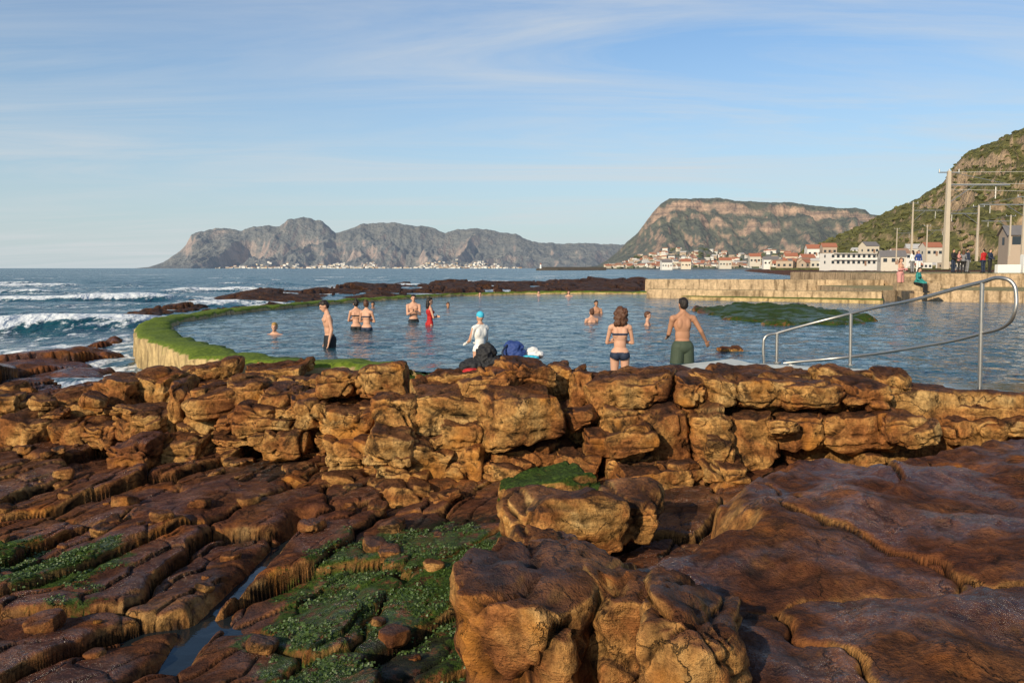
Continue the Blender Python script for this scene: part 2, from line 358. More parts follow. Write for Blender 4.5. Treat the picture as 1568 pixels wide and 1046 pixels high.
    o=bpy.data.objects.new('swim_cap' if hair=='cap' else 'hair',hm); sc.collection.objects.link(o); o.parent=e
    b3_=PM()
    for q in (-1,1): hE(b3_,(q*.03,-.083,1.645),(.013,.008,.007))
    mesh_obj('eyes',np.concatenate(b3_.V),np.concatenate(b3_.F),EYE,parent=e)
    return e
def stand(name,u,vt,y,H,**k):
    t=P(u,vt,y); return human(name,(t.x,y,t.z-H),H,**k)
stand('woman_in_bikini',950,470,14.1,1.66,sex='f',yaw=176,armL='fold',armR='fold',skin='fair',outfit=bikini,mats=['navy'],hair='curly',hc='brown',turn=.15,vox=.0095)
stand('man_in_shorts',1046,456,15.3,1.80,sex='m',yaw=190,armL='front',armR='out',skin='tan',outfit=shorts,mats=['green'],hair='short',hc='dark',turn=.1,vox=.0095)
stand('man_wading',503,459,18.3,1.76,sex='m',yaw=-68,armL='down',armR='down',lean=.10,nod=.35,skin='fair',outfit=shorts,mats=['black'],hair='short',hc='dark')
stand('woman_bathing',545,459,23.6,1.62,sex='f',yaw=195,armL='fold',armR='fold',skin='fair',outfit=bikini,mats=['black'],hair='bun',hc='dark',vox=.013)
stand('woman_in_swimsuit',561,460,23.3,1.62,sex='f',yaw=170,armL='fold',armR='fold',skin='fair',outfit=bikini,mats=['navy'],hair='bun',hc='brown',vox=.013)
stand('man_bathing',633,451,27.2,1.74,sex='m',yaw=10,armL='pray',armR='pray',skin='fair',outfit=briefs,mats=['black'],hair='short',hc='dark',vox=.014)
stand('woman_in_red_swimsuit',658,456,25.6,1.64,sex='f',yaw=110,armL='fold',armR='fold',skin='fair',outfit=onepiece,mats=['red'],hair='long',hc='dark',vox=.013)
stand('child_in_swim_cap',735,477,14.2,1.35,sex='f',yaw=215,armL='front',armR='front',skin='fair',outfit=rash,mats=['white'],hair='cap',vox=.012)
for nm,u,vt,y,H_,yw,sk,ha,hc in [('swimmer',420,494,22.,1.7,0,'fair','short','blond'),('swimmer',571,462,37,1.7,0,'tan','short','dark'),('swimmer',686,463,37,1.7,20,'tan','short','brown'),('swimmer',757,442,56,1.7,160,'tan','short','brown'),('swimmer',825,445,54,1.7,0,'fair','short','dark'),('swimmer',871,445,52,1.7,0,'fair','long','brown'),('swimmer',913,460,32,1.7,10,'tan','short','dark'),('swimmer',906,473,27,1.7,200,'fair','bun','brown'),('swimmer',992,477,25.5,1.7,80,'fair','short','brown'),('swimmer',735,447,52,1.7,10,'fair','short','dark')]:
    stand(nm,u,vt,y,H_,yaw=yw,skin=sk,hair=ha,hc=hc,outfit=briefs,mats=['navy'],vox=.017,hands=False,armL='wide' if u in(420,871) else 'front',armR='front')
stand('woman_with_towel',1380,395,44,1.68,sex='f',yaw=30,armL='fold',armR='fold',skin='fair',outfit=towel,mats=['pink'],hair='long',hc='brown',vox=.016)
for nm,u,vt,sx,yw,mt,hc in [('standing_man',1461,379,'m',20,['black','navy','black'],'dark'),('standing_woman',1476,382,'f',150,['grey','black','black'],'brown'),('standing_man',1507,378,'m',200,['red','navy','black'],'dark'),('standing_man',1517,380,'m',30,['navy','black','black'],'dark'),('standing_woman',1407,386,'f',0,['blue','white','black'],'brown'),('standing_man',1482,381,'m',100,['navy','grey','black'],'dark'),('standing_woman',1469,380,'f',60,['pink','black','black'],'dark'),('standing_woman',1398,386,'f',200,['white','grey','black'],'dark')]:
    yy=62; t=P(u,vt,yy); human(nm,(t.x,yy,1.36),1.72 if sx=='m' else 1.62,yw,sx,random.choice(['down','front','fold']),random.choice(['down','front']),skin='fair',outfit=clothed,mats=mt,hair='short' if sx=='m' else 'long',hc=hc,vox=.02,hands=False)
t=P(1411,440,43); human('seated_woman',(t.x,43.5,.55-.42),1.62,40,'f','front','front',.2,'fair',clothed,['teal','black','black'],'long','dark',sit=True,vox=.018,hands=False)
benchx=t.x+.1
# pile of clothes
def heap(name,c,prims,m,amp=.022,fr=7.,parent=None):
    bm=PM()
    for p,r,a in prims: ell(bm,Vector(p),r,Matrix.Rotation(a,4,'Z'))
    me=remesh(bm,.012,3); co=np.empty(len(me.vertices)*3,np.float32); me.vertices.foreach_get('co',co); co=co.reshape(-1,3)
    no=np.empty_like(co).ravel(); me.vertices.foreach_get('normal',no); no=no.reshape(-1,3)
    d=amp*(1-2.6*np.abs(fbm(co[:,0]*fr,co[:,1]*fr,co[:,2]*fr*1.3,3))); co=co+no*d[:,None]; me.vertices.foreach_set('co',co.astype(np.float32).ravel())
    me.materials.clear(); me.materials.append(m); me.polygons.foreach_set('use_smooth',[True]*len(me.polygons)); me.update()
    o=bpy.data.objects.new(name,me); sc.collection.objects.link(o); o.location=c; 
    if parent: o.parent=parent
    return o
STEEL=simple('galvanised_steel',(.42,.40,.37),.38,.2,20.,.15,.003,.85)
def wire(name,pts,r=.012,m=STEEL,sag=.0,parent=None,cyc=False,smooth=False):
    cu=bpy.data.curves.new(name,'CURVE'); cu.dimensions='3D'; cu.bevel_depth=r; cu.bevel_resolution=4; cu.materials.append(m)
    s=cu.splines.new('BEZIER' if smooth else 'POLY')
    if smooth:
        s.bezier_points.add(len(pts)-1)
        for q,p in zip(s.bezier_points,pts): q.co=p; q.handle_left_type=q.handle_right_type='AUTO'
        s.resolution_u=10
    else:
        s.points.add(len(pts)-1)
        for q,p in zip(s.points,pts): q.co=tuple(p)+(1,)
    s.use_cyclic_u=cyc
    o=bpy.data.objects.new(name,cu); sc.collection.objects.link(o)
    if parent: o.parent=parent
    return o
yb=11.1; q=P(742,568,yb)
heap('black_jacket',q,[((-.12,0,.06),(.2,.16,.1),.3),((.02,.02,.18),(.14,.13,.17),0),((.1,-.02,.08),(.17,.15,.11),-.4),((-.22,-.04,.03),(.1,.1,.06),0),((.04,.02,.30),(.06,.06,.08),0)],CL['black'],.024,9)
heap('red_cloth',P(722,569,yb-.1)+Vector((0,-.12,0)),[((0,0,.02),(.11,.07,.035),.2)],CL['red'],.01,12)
q=P(788,556,yb+.2); e=empty('blue_backpack',q)
heap('bag',(0,0,0),[((0,0,.13),(.14,.1,.16),.2),((.03,-.06,.08),(.11,.06,.09),.2),((-.06,.02,.22),(.08,.08,.07),0)],CL['blue'],.018,10,e)
wire('strap',[(-.1,-.06,.25),(-.16,-.16,.14),(-.08,-.16,.02)],.014,CL['navy'],parent=e,smooth=True)
heap('folded_towel',P(818,549,yb+.3),[((0,0,.05),(.13,.1,.06),.1),((-.03,0,.11),(.09,.08,.04),.1)],CL['white'],.014,10)
heap('cyan_towel',P(812,551,yb+.1),[((0,0,.03),(.12,.06,.03),-.1)],CL['cyan'],.008,12)
# ------------------------------------------------------------------ layout polygons
pool_poly=[(14,13.2)]+[G(u,v,0.08) for u,v in [(1568,600),(1420,586),(1330,574),(1000,572),(930,572),(860,568),(700,562)]]+[G(u,v,0) for u,v in [(560,560),(400,553),(320,545),(262,524),(228,506),(228,495),(272,483),(400,469),(560,458),(700,450.5),(800,447),(985,447),(990,455),(1350,461),(1568,464),(1900,470)]]
A_poly=[G(u,v,0.) for u,v in [(795,912),(860,930),(930,950),(1000,985),(1040,1046)]]+[(1.2,1.2),(1.5,-3),(9,-3),(11,9.5)]+[G(u,v,0.) for u,v in [(1568,664),(1440,680),(1300,690),(1200,692),(1130,715),(1090,745),(1098,788),(1010,800),(950,815),(880,850),(810,890)]]
L_poly=[(-11,14.5),(-9,13.2),(-7,12.7),(-5,12.1),(-3.2,11.8),(-2.2,11.2),(-1.7,10.3),(-.3,10.4),(.8,11.1),(1.1,10.5),(3,10.35),(5,10.1),(9,9.9),(16,9.5),(16,12.4)]+[G(u,v,.15) for u,v in [(1568,596),(1420,584),(1330,573),(1000,574),(930,573),(860,567),(700,560),(560,555),(400,562),(250,566),(150,575)]]
fl_poly=[(-30,-4),(16,-4),(16,11.),(2,11.5),(-2,12),(-5,13.5),(-7,16),(-9,18.5),(-12,19),(-17,17),(-30,15)]
lr_poly=[G(u,v,-.55) for u,v in [(-500,640),(-500,560),(0,548),(60,530),(140,528),(170,505),(150,488),(200,478),(300,458),(330,470),(250,485),(210,505),(190,560),(190,600)]]
reef_poly=[G(u,v,-.3) for u,v in [(270,470),(290,452),(360,441),(480,438),(560,434),(700,430.5),(850,428),(1000,426),(1060,432),(1000,446),(740,446),(560,455),(400,467),(300,478)]]
isl_poly=[G(u,v,0.15) for u,v in [(1062,470),(1110,463),(1230,464),(1335,478),(1342,486),(1300,491),(1180,491),(1110,484)]]
shore_poly=[(9,64),(25,60),(80,55),(700,250),(900,760),(200,760),(150,560),(75,240),(32,110),(14,80)]
alg_polys=[([G(u,v,-.8) for u,v in [(370,1060),(395,960),(470,850),(560,815),(700,800),(790,830),(790,880),(700,1000),(620,1100)]],.74),
           ([G(u,v,-.8) for u,v in [(-60,835),(90,840),(180,860),(160,905),(80,920),(-60,890)]],.8),
           ([G(u,v,.15) for u,v in [(500,553),(700,558),(720,578),(560,574)]],1.),
           (isl_poly,.85)]
weed_polys=[[G(u,v,-.85) for u,v in [(560,800),(700,785),(800,800),(790,840),(640,830)]],[G(u,v,-.8) for u,v in [(340,690),(470,690),(470,740),(380,740)]],[G(u,v,-.8) for u,v in [(500,1060),(560,950),(700,930),(700,1060)]]]
chan=[G(u,v,-.9) for u,v in [(270,1010),(320,930),(380,870),(430,825),(470,800)]]
def polyline_d(x,y,pl):
    d=np.full(x.shape,1e9,f32)
    for (ax,ay),(bx,by) in zip(pl[:-1],pl[1:]):
        ex,ey=bx-ax,by-ay; t=np.clip(((x-ax)*ex+(y-ay)*ey)/(ex*ex+ey*ey),0,1)
        d=np.minimum(d,np.hypot(x-ax-ex*t,y-ay-ey*t))
    return d
def Hfar(x,y):
    wx=.25*pn(x*.9,y*.9,3.); wy=.25*pn(x*.9,y*.9,8.)
    z=np.full(x.shape,-2.5,f32)
    f1,f2,r,r2,ox,oy=vor(x*.5+wx*.5,y*.4+wy*.5,5)
    rk=(r-.5)*.5+.3*fbm(x*.35,y*.35,4.,4)-.12*np.exp(-(f2-f1)/.07)+ox*.2
    dl=sd(x,y,lr_poly)+.4*fbm(x*1.6,y*1.6,2.,2)
    z=np.maximum(z,-2.5+(1.98+rk*.7)*prof(dl+.5,1.5))
    f1,f2,r,r2,ox,oy=vor(x*.28+wx*2,y*.14+wy,6)
    rr=(r-.5)*.75+.45*fbm(x*.2,y*.1,7.,5)
    z=np.maximum(z,-2.5+(2.12+rr*.8)*sst(-6,4,sd(x,y,reef_poly)+2*fbm(x*.1,y*.06,1.,3)))
    z=np.maximum(z,-2.5+(3.0+.5*rr)*sst(-4,12,sd(x,y,shore_poly)))
    dp=sd(x,y,pool_poly); z=np.where(dp>-.3,z+(-1.0-z)*sst(-.2,.15,dp),z)
    di=sd(x,y,isl_poly)+.6*fbm(x*.6,y*.6,2.,4)
    z=np.maximum(z,-1.+(1.12+.13*fbm(x*.8,y*.8,5.,4))*prof(di+.2,.8))
    return z
def Hnear(x,y,z):
    wx=.25*pn(x*.9,y*.9,3.); wy=.25*pn(x*.9,y*.9,8.); wf=.05*pn(x*4.,y*4.,5.)
    dn=.1*fbm(x*1.6,y*1.6,2.,4)
    fine=.02*fbm(x*3.5,y*3.5,1.,5)
    a=.35*x+.937*y; b=.937*x-.35*y
    f1,f2,r,r2,oa,ob=vor(a/1.6+wx*.25+wf,b/.85+wy*.35+wf,1)
    e=f2-f1
    fl=-.82+.10*fbm(x*.45,y*.45,6.,3)+(r-.5)*.13+ob*.85*(.04+.13*r2)+oa*.12*(r-.5)-.11*np.exp(-e/.03)
    g1_,g2_,s,s2,oa2,ob2=vor(a/.6+wx*.4+wf*2,b/.34+wy*.6+wf*2,2)
    fl+=((s-.5)*.035+ob2*.02-.03*np.exp(-(g2_-g1_)/.05))*(.3+r2)+.005*pn(a*.7,b*11.,2.)+fine
    fl-=.3*np.exp(-(polyline_d(x+wx*.3,y,chan)/.09)**2)
    fl+=.25*sst(-4.5,-8,x)*sst(10,13,y)
    df=sd(x,y,fl_poly)
    z=np.maximum(z,-2.5+(fl+2.5)*sst(-.5,.6,df))
    f1,f2,r,r2,ox,oy=vor(x*.7+wx*.7+wf,y*.95+wy*.7+wf,3); e=f2-f1
    hl=np.interp(x,[-11,-8,-6,-4,-2,0,3,7,12],[-.5,-.4,-.2,-.02,.06,.14,.17,.1,.08])
    hl=hl+(r-.5)*.18-.13*np.exp(-e/.045)+oy*.13*(r2-.2)+fine*1.3+.03*pn(x*2,y*2,9.)
    hl-=sst(1.2,.0,polyline_d(x,y,[G(1320,577,.1),G(1460,590,.1),(7.5,12.),(11,12.3)]))*.09
    dL=sd(x,y,L_poly)+dn
    z=np.maximum(z,-1.05+(hl+1.05)*prof(dL,.18))
    f1,f2,r,r2,ox,oy=vor(x*.5+wx*1.+wf,y*.42+wy*1.+wf,4); e=f2-f1
    hA=-.02+.12*fbm(x*.5,y*.5,5.,4)+(r-.5)*.07+ox*.05*(r2-.5)-.09*np.exp(-e/.014)*(.3+r2)+fine*1.6+.03*pn(x*2.3,y*2.3,4.)
    hA+=-.16*sst(1.3,.3,x)*sst(7.5,5,y)
    dA=sd(x,y,A_poly)+dn*1.3
    z=np.maximum(z,-1.05+(hA+1.05)*prof(dA,.3))
    return z,dA,dL,df
def H(x,y):
    z=np.full(x.shape,-2.5,f32); dA=np.full(x.shape,-9.,f32); dL=dA.copy(); df=dA.copy()
    m=y>9.
    if m.any(): z[m]=Hfar(x[m],y[m])
    m=y<20.
    if m.any(): z[m],dA[m],dL[m],df[m]=Hnear(x[m],y[m],z[m])
    return z,dA,dL,df
rows=np.concatenate([np.linspace(-1.0,3,50,endpoint=False),np.linspace(3,12.6,600,endpoint=False),np.geomspace(12.6,30,150,endpoint=False),np.geomspace(30,760,240)])
cols=np.concatenate([np.linspace(-1.4,-.66,80,endpoint=False),np.linspace(-.66,.66,960,endpoint=False),np.linspace(.66,1.4,80)])
YY,SS=np.meshgrid(rows,cols,indexing='ij'); XX=SS*(YY+.9)
x=XX.ravel().astype(f32); y=YY.ravel().astype(f32)
z,dA,dL,df=H(x,y)
zone=np.zeros((len(x),3),np.float32)
for pl,w in alg_polys:
    d=sd(x,y,pl); sc_=1. if pl is isl_poly else .35
    zone[:,0]=np.maximum(zone[:,0],w*sst(-sc_,sc_*.6,d+.35*fbm(x*1.5,y*1.5,3.,3)))
zone[:,0]*=np.where((dA>.05),.0,1)
for pl in weed_polys:
    zone[:,1]=np.maximum(zone[:,1],.75*sst(-.3,.3,sd(x,y,pl)))
zone[:,1]*=np.where((dA>.0),.0,1)
far=sst(20,45,y); zone[:,1]=np.maximum(zone[:,1],far*np.where(sd(x,y,isl_poly)>-1,0,1)*np.where(sd(x,y,shore_poly)>0,.1,.58))
zone[:,1]=np.maximum(zone[:,1],.6*sst(-.35,-.6,z)*sst(12.5,14,y))
zone[:,2]=np.where(dA>0,.75,np.where(dL>0,.15,.75))*(1-far)
Vt=np.stack([x,y,z],-1)
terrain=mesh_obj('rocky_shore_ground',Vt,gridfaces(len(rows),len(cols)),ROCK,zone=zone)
cand=np.where((zone[:,0]>.55)&(y<14)&(y>2.5)&(pn(x*3,y*3,2.)+.5*pn(x*9,y*9,4.)>.08))[0]
pk=rng.choice(cand,12000)
V=[];Fq=[]
for k,i in enumerate(pk):
    p=Vt[i]+rng.normal(size=3)*[.015,.015,0]; a=rng.rand()*6.28; s=.005+.009*rng.rand(); h=.003+.011*rng.rand()
    dx,dy=math.cos(a)*s,math.sin(a)*s
    V+= [(p[0]-dx,p[1]-dy,p[2]-.003),(p[0]+dx,p[1]+dy,p[2]-.003),(p[0]+dx*.6-dy*.8,p[1]+dy*.6+dx*.8,p[2]+h),(p[0]-dx*.8-dy,p[1]-dy*.8+dx,p[2]+h*.7)]
    Fq.append((4*k,4*k+1,4*k+2,4*k+3))
ALG=simple('green_algae',(.045,.08,.012),.5,.8,14.,0)
mesh_obj('seaweed_patch',V,Fq,ALG,smooth=False)
# ------------------------------------------------------------------ rock blocks
n=24; idx={}; pts=[]; qf=[]
def gi(i,j,k):
    if (i,j,k) not in idx: idx[(i,j,k)]=len(pts); pts.append((i,j,k))
    return idx[(i,j,k)]
for ax in range(3):
    for s in (0,n):
        for a in range(n):
            for b in range(n):
                q=[]
                for da,db in ((0,0),(1,0),(1,1),(0,1)):
                    t=[0,0,0]; t[ax]=s; t[(ax+1)%3]=a+da; t[(ax+2)%3]=b+db; q.append(gi(*t))
                qf.append(q if s==n else q[::-1])
cube=np.array(pts,float)/n*2-1; cube=np.sin(cube*math.pi/2*.92)/math.sin(math.pi/2*.92); qf=np.array(qf)
BV=[];BF=[];BZ=[];cnt=0
def block(c,h,rot=(0,0,0),k=6.,amp=.05,seed=0.,zone=(0,0,.1),crack=.03,cuts=8,cmin=.68):
    global cnt
    q=cube/((np.abs(cube)**k).sum(1)**(1./k))[:,None]
    h=np.array(h); q=q*h
    q[:,0]*=1+.14*(q[:,2]/h[2])*math.sin(seed*3.1)+.14*(q[:,1]/h[1])*math.cos(seed*5)
    q[:,2]*=1+.20*(q[:,0]/h[0])*math.sin(seed*7.7)
    rs=np.random.RandomState(int(seed*1000)%99991)
    for _ in range(cuts):
        nv=rs.normal(size=3); nv[1]=-abs(nv[1])*.8; nv/=np.linalg.norm(nv); lim=(np.abs(nv)*h).sum()*rs.uniform(cmin,.9)
        e=np.maximum(0,q@nv-lim); q=q-e[:,None]*nv*.96
    R=np.array((Matrix.Rotation(rot[2],3,'Z')@Matrix.Rotation(rot[1],3,'Y')@Matrix.Rotation(rot[0],3,'X')))
    p=q@R.T+np.array(c)
    nn=cube/h; nn/=np.linalg.norm(nn,axis=1)[:,None]; nn=nn@R.T
    X,Y_,Z_=p[:,0]+seed*3,p[:,1],p[:,2]
    d=amp*fbm(X*2.2,Y_*2.2,Z_*2.2,5)+.016*pn(X*1.2,Y_*1.2,Z_*13)
    rd=np.abs(pn(X*1.7+4,Y_*1.7,Z_*1.3)); d-=crack*1.3*np.exp(-(rd/.04)**2)
    rd=np.abs(pn(X*.6+9,Y_*.9+2,Z_*4.2)+.12*pn(X*4,Y_*4,Z_*4)); d-=crack*.9*np.exp(-(rd/.06)**2)
    rd=np.abs(pn(X*3.1+9,Y_*3.1+2,Z_*2.2)); d-=crack*.6*np.exp(-(rd/.04)**2)
    p=p+nn*d[:,None]
    BV.append(p); BF.append(qf+cnt); BZ.append(np.tile(np.array(zone,np.float32),(len(p),1))); cnt+=len(p)
def facade(u0,u1,v0,v1,yf,dep=.45,rot=0.,gr=1.05,**kw):
    yf=yf+random.uniform(-.17,.17); ju=(u1-u0)*.12; jv=(v1-v0)*.12
    u0+=random.uniform(-ju,ju); u1+=random.uniform(-ju,ju); v1+=random.uniform(-jv,jv)
    a=P(u0,v1,yf); b=P(u1,v0,yf)
    sx=(b.x-a.x)/2*gr; sz=(b.z-a.z)/2*gr
    sd_=random.random()*20
    block(((a.x+b.x)/2,yf+dep,(a.z+b.z)/2),(sx,dep,sz),(random.uniform(-.12,.12),random.uniform(-.12,.12)+rot,random.uniform(-.3,.3)),k=random.uniform(3.8,8.),seed=sd_,amp=kw.pop('amp',.07),crack=kw.pop('crack',.045),**kw)
B=[ # right ledge
(912,1036,578,628,10.15),(1034,1082,583,626,10.1),(1080,1122,581,630,10.15),(1118,1212,586,630,10.),(1208,1300,590,634,9.95),(1296,1368,590,633,10.),(1360,1418,576,612,10.5),
(1000,1120,574,596,10.9),(1120,1260,572,594,10.9),(1250,1380,573,596,10.8),
(914,988,624,692,10.05),(978,1068,630,716,9.75),(1062,1108,632,722,9.85),(1100,1200,634,722,9.8),(1180,1275,636,700,9.85),(1270,1380,640,692,9.8),(1356,1442,640,692,9.75),(1438,1560,642,684,9.8),(1515,1600,645,684,9.8),(1598,1720,640,690,9.8),
(1370,1480,618,645,10.2),(1470,1620,626,650,10.2),(1600,1780,622,655,10.2),
(928,1003,686,732,9.6),(1000,1090,716,745,9.5),(945,1088,724,786,9.35),(1080,1150,715,760,9.2),
# centre stack
(868,916,570,640,10.7),(862,925,630,690,10.5),(744,864,603,690,9.75),(678,744,650,690,9.7),(748,852,690,738,9.7),(690,762,692,756,9.55),(568,637,612,684,9.8),(628,748,596,668,9.95),(596,692,680,762,9.55),(566,606,682,748,9.7),(850,918,698,742,9.7),(572,650,750,790,9.3),(640,724,760,806,9.2),(716,792,758,790,9.3),
(655,742,572,604,10.5),(736,790,572,600,10.4),(770,842,556,598,10.5),(836,880,562,620,10.9),(700,775,584,612,10.2),
# left mass
(478,548,572,612,10.9),(540,632,566,620,10.7),(484,572,630,684,10.3),(500,570,680,730,10.3),(390,500,600,652,10.9),(330,402,586,640,11.4),(248,336,592,690,11.3),(330,420,636,692,11.),(410,505,648,706,10.7),(420,500,735,772,9.9),(500,575,735,775,9.7),
(136,200,582,640,12.),(198,262,574,640,12.1),(48,142,606,650,11.9),(60,122,646,690,11.4),(170,262,632,676,11.4),(118,180,648,682,11.3),(262,345,560,600,12.8),(345,480,562,606,12.2),(-40,55,610,660,12.),(-140,-30,612,670,12.2),(150,240,682,728,10.3),(240,300,676,716,10.6),(0,60,640,690,11.4),
# centre foreground boulders
(764,922,742,800,8.3),(794,944,776,872,6.9),(930,1040,770,840,7.3),(880,935,800,842,7.4)]
for q in B:
    kw={}
    if q[0]==794: kw=dict(amp=.09,dep=.42)
    if q[0]==764: kw=dict(zone=(.95,0,0),dep=.4)
    if q[0]==150: kw=dict(zone=(0,0,.9),amp=.09)
    if q[0]<480 and q[1]-q[0]>75 and q[0]>0 and q[0]!=150:
        um=q[0]+(q[1]-q[0])*random.uniform(.3,.7); vm=q[2]+(q[3]-q[2])*random.uniform(.3,.7); c_=random.random()
        if c_<.4: facade(q[0],um,q[2],q[3],q[4]+.1); facade(um,q[1],q[2]+6,vm+5,q[4]); facade(um,q[1]+6,vm,q[3]+4,q[4]-.15)
        elif c_<.7: facade(q[0],q[1],q[2],vm+3,q[4]+.15); facade(q[0]-8,um,vm,q[3],q[4]-.1); facade(um,q[1]+8,vm+4,q[3],q[4])
        else: facade(*q[:5])
    else: facade(*q[:5],**kw)
for a in [(716,925,925,1130,3.95,.5),(900,1050,940,1110,3.9,.5),(1010,1200,1000,1150,3.2,.5),(788,880,880,945,4.75,.45)]:
    facade(a[0],a[1],a[2],a[3],a[4],dep=a[5],amp=.09,crack=.06,zone=(0,0,.3),cuts=12,gr=1.1,cmin=.6)
for i in range(110):
    t=random.random(); xx=-8+t*13.; yb=np.interp(xx,[-8,-5,-2,-1.5,.5,1,5],[12.4,11.6,10.9,9.8,10.2,9.9,9.9])+random.uniform(-.5,.35)
    zz=random.uniform(-.85,-.1); s=random.uniform(.07,.2)
    if xx>1.5 and random.random()<.6: continue
    block((xx,yb+.2,zz),(s*random.uniform(1,1.8),s*1.2,s*random.uniform(.45,.9)),(random.uniform(-.3,.3),random.uniform(-.35,.35),random.uniform(-.5,.5)),k=random.uniform(4,8),seed=i*1.37,amp=.04)
rx=[random.uniform(-8,-.6) for _ in range(90)]; ry=[random.uniform(5.5,11.5) for _ in range(90)]
rz=H(np.array(rx,f32),np.array(ry,f32))[0]
for i in range(90):
    s=random.uniform(.02,.10)
    block((rx[i],ry[i],rz[i]+s*.2),(s*random.uniform(1,1.7),s*1.2,s*.7),(random.uniform(-.3,.3),random.uniform(-.3,.3),random.uniform(-2,2)),k=4,seed=i*2.1+.3,amp=.3*s,crack=.01,zone=(0,random.choice([0,.5]),.5))
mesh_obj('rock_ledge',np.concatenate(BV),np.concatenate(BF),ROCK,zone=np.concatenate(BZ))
BV=[];BF=[];BZ=[];cnt=0
p=P(1118,535,17.5); block((p.x,p.y,0.),(.32,.2,.09),seed=2.,k=3,amp=.05); 
mesh_obj('half_submerged_rock',np.concatenate(BV),np.concatenate(BF),ROCK,zone=np.concatenate(BZ))
# ------------------------------------------------------------------ waters
SEAM=water_mat('sea_water',(.006,.05,.065),.2,[(.35,1.,(1,.55,1)),(1.6,.35,(1,.6,1)),(.09,1.6,(1,.5,1))],1.,.9,True,spec=.35)
POOLM=water_mat('pool_water',(.016,.055,.075),.06,[(1.3,1.,(1,.7,1)),(4.5,.4,(1,.7,1)),(.5,.8,(1,1,1))],1.,.26,spec=.36)
r=np.concatenate([np.geomspace(12,420,400,endpoint=False),np.geomspace(420,90000,50)]); c=np.linspace(-1.6,1.6,760)
YY,SS=np.meshgrid(r,c,indexing='ij'); XX=SS*(YY+2); x=XX.ravel().astype(f32); y=YY.ravel().astype(f32)
att=sst(400,150,y)
z=SEA+att*(.16*pn(x*.12,y*.2,1.)+.08*pn(x*.5,y*.7,2.))
wv_=.8*pn(x*.02,y*.02,5.)+.25*pn(x*.08,y*.08,3.)
ph=(y*.96-x*.28)/17.+wv_
cr=np.maximum(0,np.sin(2*math.pi*ph))**5
amp=sst(-.1,.6,pn(x*.035,y*.05,11.)+.6*pn(x*.12,y*.09,13.))
brk=sst(-6,-14,x)*sst(22,32,y)*sst(200,90,y)
z+=brk*cr*(.2+amp)*.42
lag=np.maximum(0,np.sin(2*math.pi*(ph-.03)))**4
foam=brk*np.maximum(cr*1.2,lag*.7)*(.0+1.*amp)
zt=np.full(x.shape,-2.5,f32); mm=(y>13)&(y<230); zt[mm]=Hfar(x[mm],y[mm])
near=sst(200,90,y)*sst(5,-5,x-12)
foam=np.maximum(foam,near*.66*np.exp(-(np.abs(zt-SEA+.1)/.55)**2)*sst(-.4,.3,pn(x*.15,y*.15,2.)))
wc=sst(.42,.6,pn(x*.05,y*.11,21.)+.25*pn(x*.3,y*.4,4.))*sst(900,200,y)*sst(60,110,y)
foam=np.maximum(foam,wc*.7)
foam=np.maximum(foam,.43*sst(-8,-11,x)*sst(20,26,y)*sst(46,32,y))
z=z.astype(f32)
keep=np.maximum(sd(x,y,pool_poly),sd(x,y,fl_poly)-1.2)
Fg=gridfaces(len(r),len(c)); kf=keep[Fg].max(1)<.0
mesh_obj('sea',np.stack([x,y,z],-1),Fg[kf],SEAM,zone=np.stack([foam,foam*0,foam*0],-1))
r=np.geomspace(9.5,75,400); c=np.linspace(-.8,1.3,500)
YY,SS=np.meshgrid(r,c,indexing='ij'); x=(SS*YY).ravel().astype(f32); y=YY.ravel().astype(f32)
att=sst(60,20,y)
z=att*(.020*pn(x*1.1,y*1.6,1.)+.011*pn(x*3,y*4.2,5.))+.012*pn(x*.4,y*.6,3.)
Fg=gridfaces(len(r),len(c)); dpp=sd(x,y,pool_poly); kf=dpp[Fg].min(1)>-.35
mesh_obj('pool_water',np.stack([x,y,z],-1),Fg[kf],POOLM)
PUD=water_mat('puddle_water',(.012,.016,.018),.04,[(6,1.,(1,1,1))],.15,.02)
mesh_obj('rock_puddle',[(a,b,-1.0) for a,b in [(-11,2),(.9,2),(.9,10.2),(-11,12)]],[(0,1,2,3)],PUD)
mesh_obj('rock_puddle',[(a,b,.055) for a,b in [(1.6,10.9),(9,10.6),(10,12.2),(2.,12.)]],[(0,1,2,3)],PUD)
WALL=concrete_mat('weathered_concrete',(.50,.36,.17),.6)
def sweep(name,line,w,z0,z1,m,jit=.05):
    pts=[Vector((a,b,0)) for a,b in line]; L=[0]
    for a,b in zip(pts[:-1],pts[1:]): L.append(L[-1]+(b-a).length)
    nS=int(min(900,max(60,L[-1]/.12))); t=np.linspace(0,L[-1],nS)
    px=np.interp(t,L,[p.x for p in pts]); py=np.interp(t,L,[p.y for p in pts])
    ks=max(3,int(nS*.02)); ker=np.ones(ks)/ks
    px[ks:-ks]=np.convolve(np.pad(px,ks,'edge'),ker,'same')[ks:-ks][ks:-ks]; py[ks:-ks]=np.convolve(np.pad(py,ks,'edge'),ker,'same')[ks:-ks][ks:-ks]
    tx=np.gradient(px); ty=np.gradient(py); l=np.hypot(tx,ty); nx,ny=-ty/l,tx/l
    prf=[(-.62,0),(-.6,.25),(-.57,.5),(-.54,.75),(-.5,.93),(-.42,.99),(-.2,1),(0,1.),(.2,1),(.42,.99),(.5,.93),(.52,.6),(.53,0)]
    V=[]
    for i in range(nS):
        for a,b in prf: V.append((px[i]+nx[i]*a*w,py[i]+ny[i]*a*w,z0+(z1-z0)*b))
    V=np.array(V); d=jit*fbm(V[:,0]*1.3,V[:,1]*1.3,V[:,2]*2,4); V[:,2]+=d*.8*(V[:,2]>z0+.1); V[:,0]+=d; V[:,1]+=d
    return mesh_obj(name,V,gridfaces(nS,len(prf)),m)
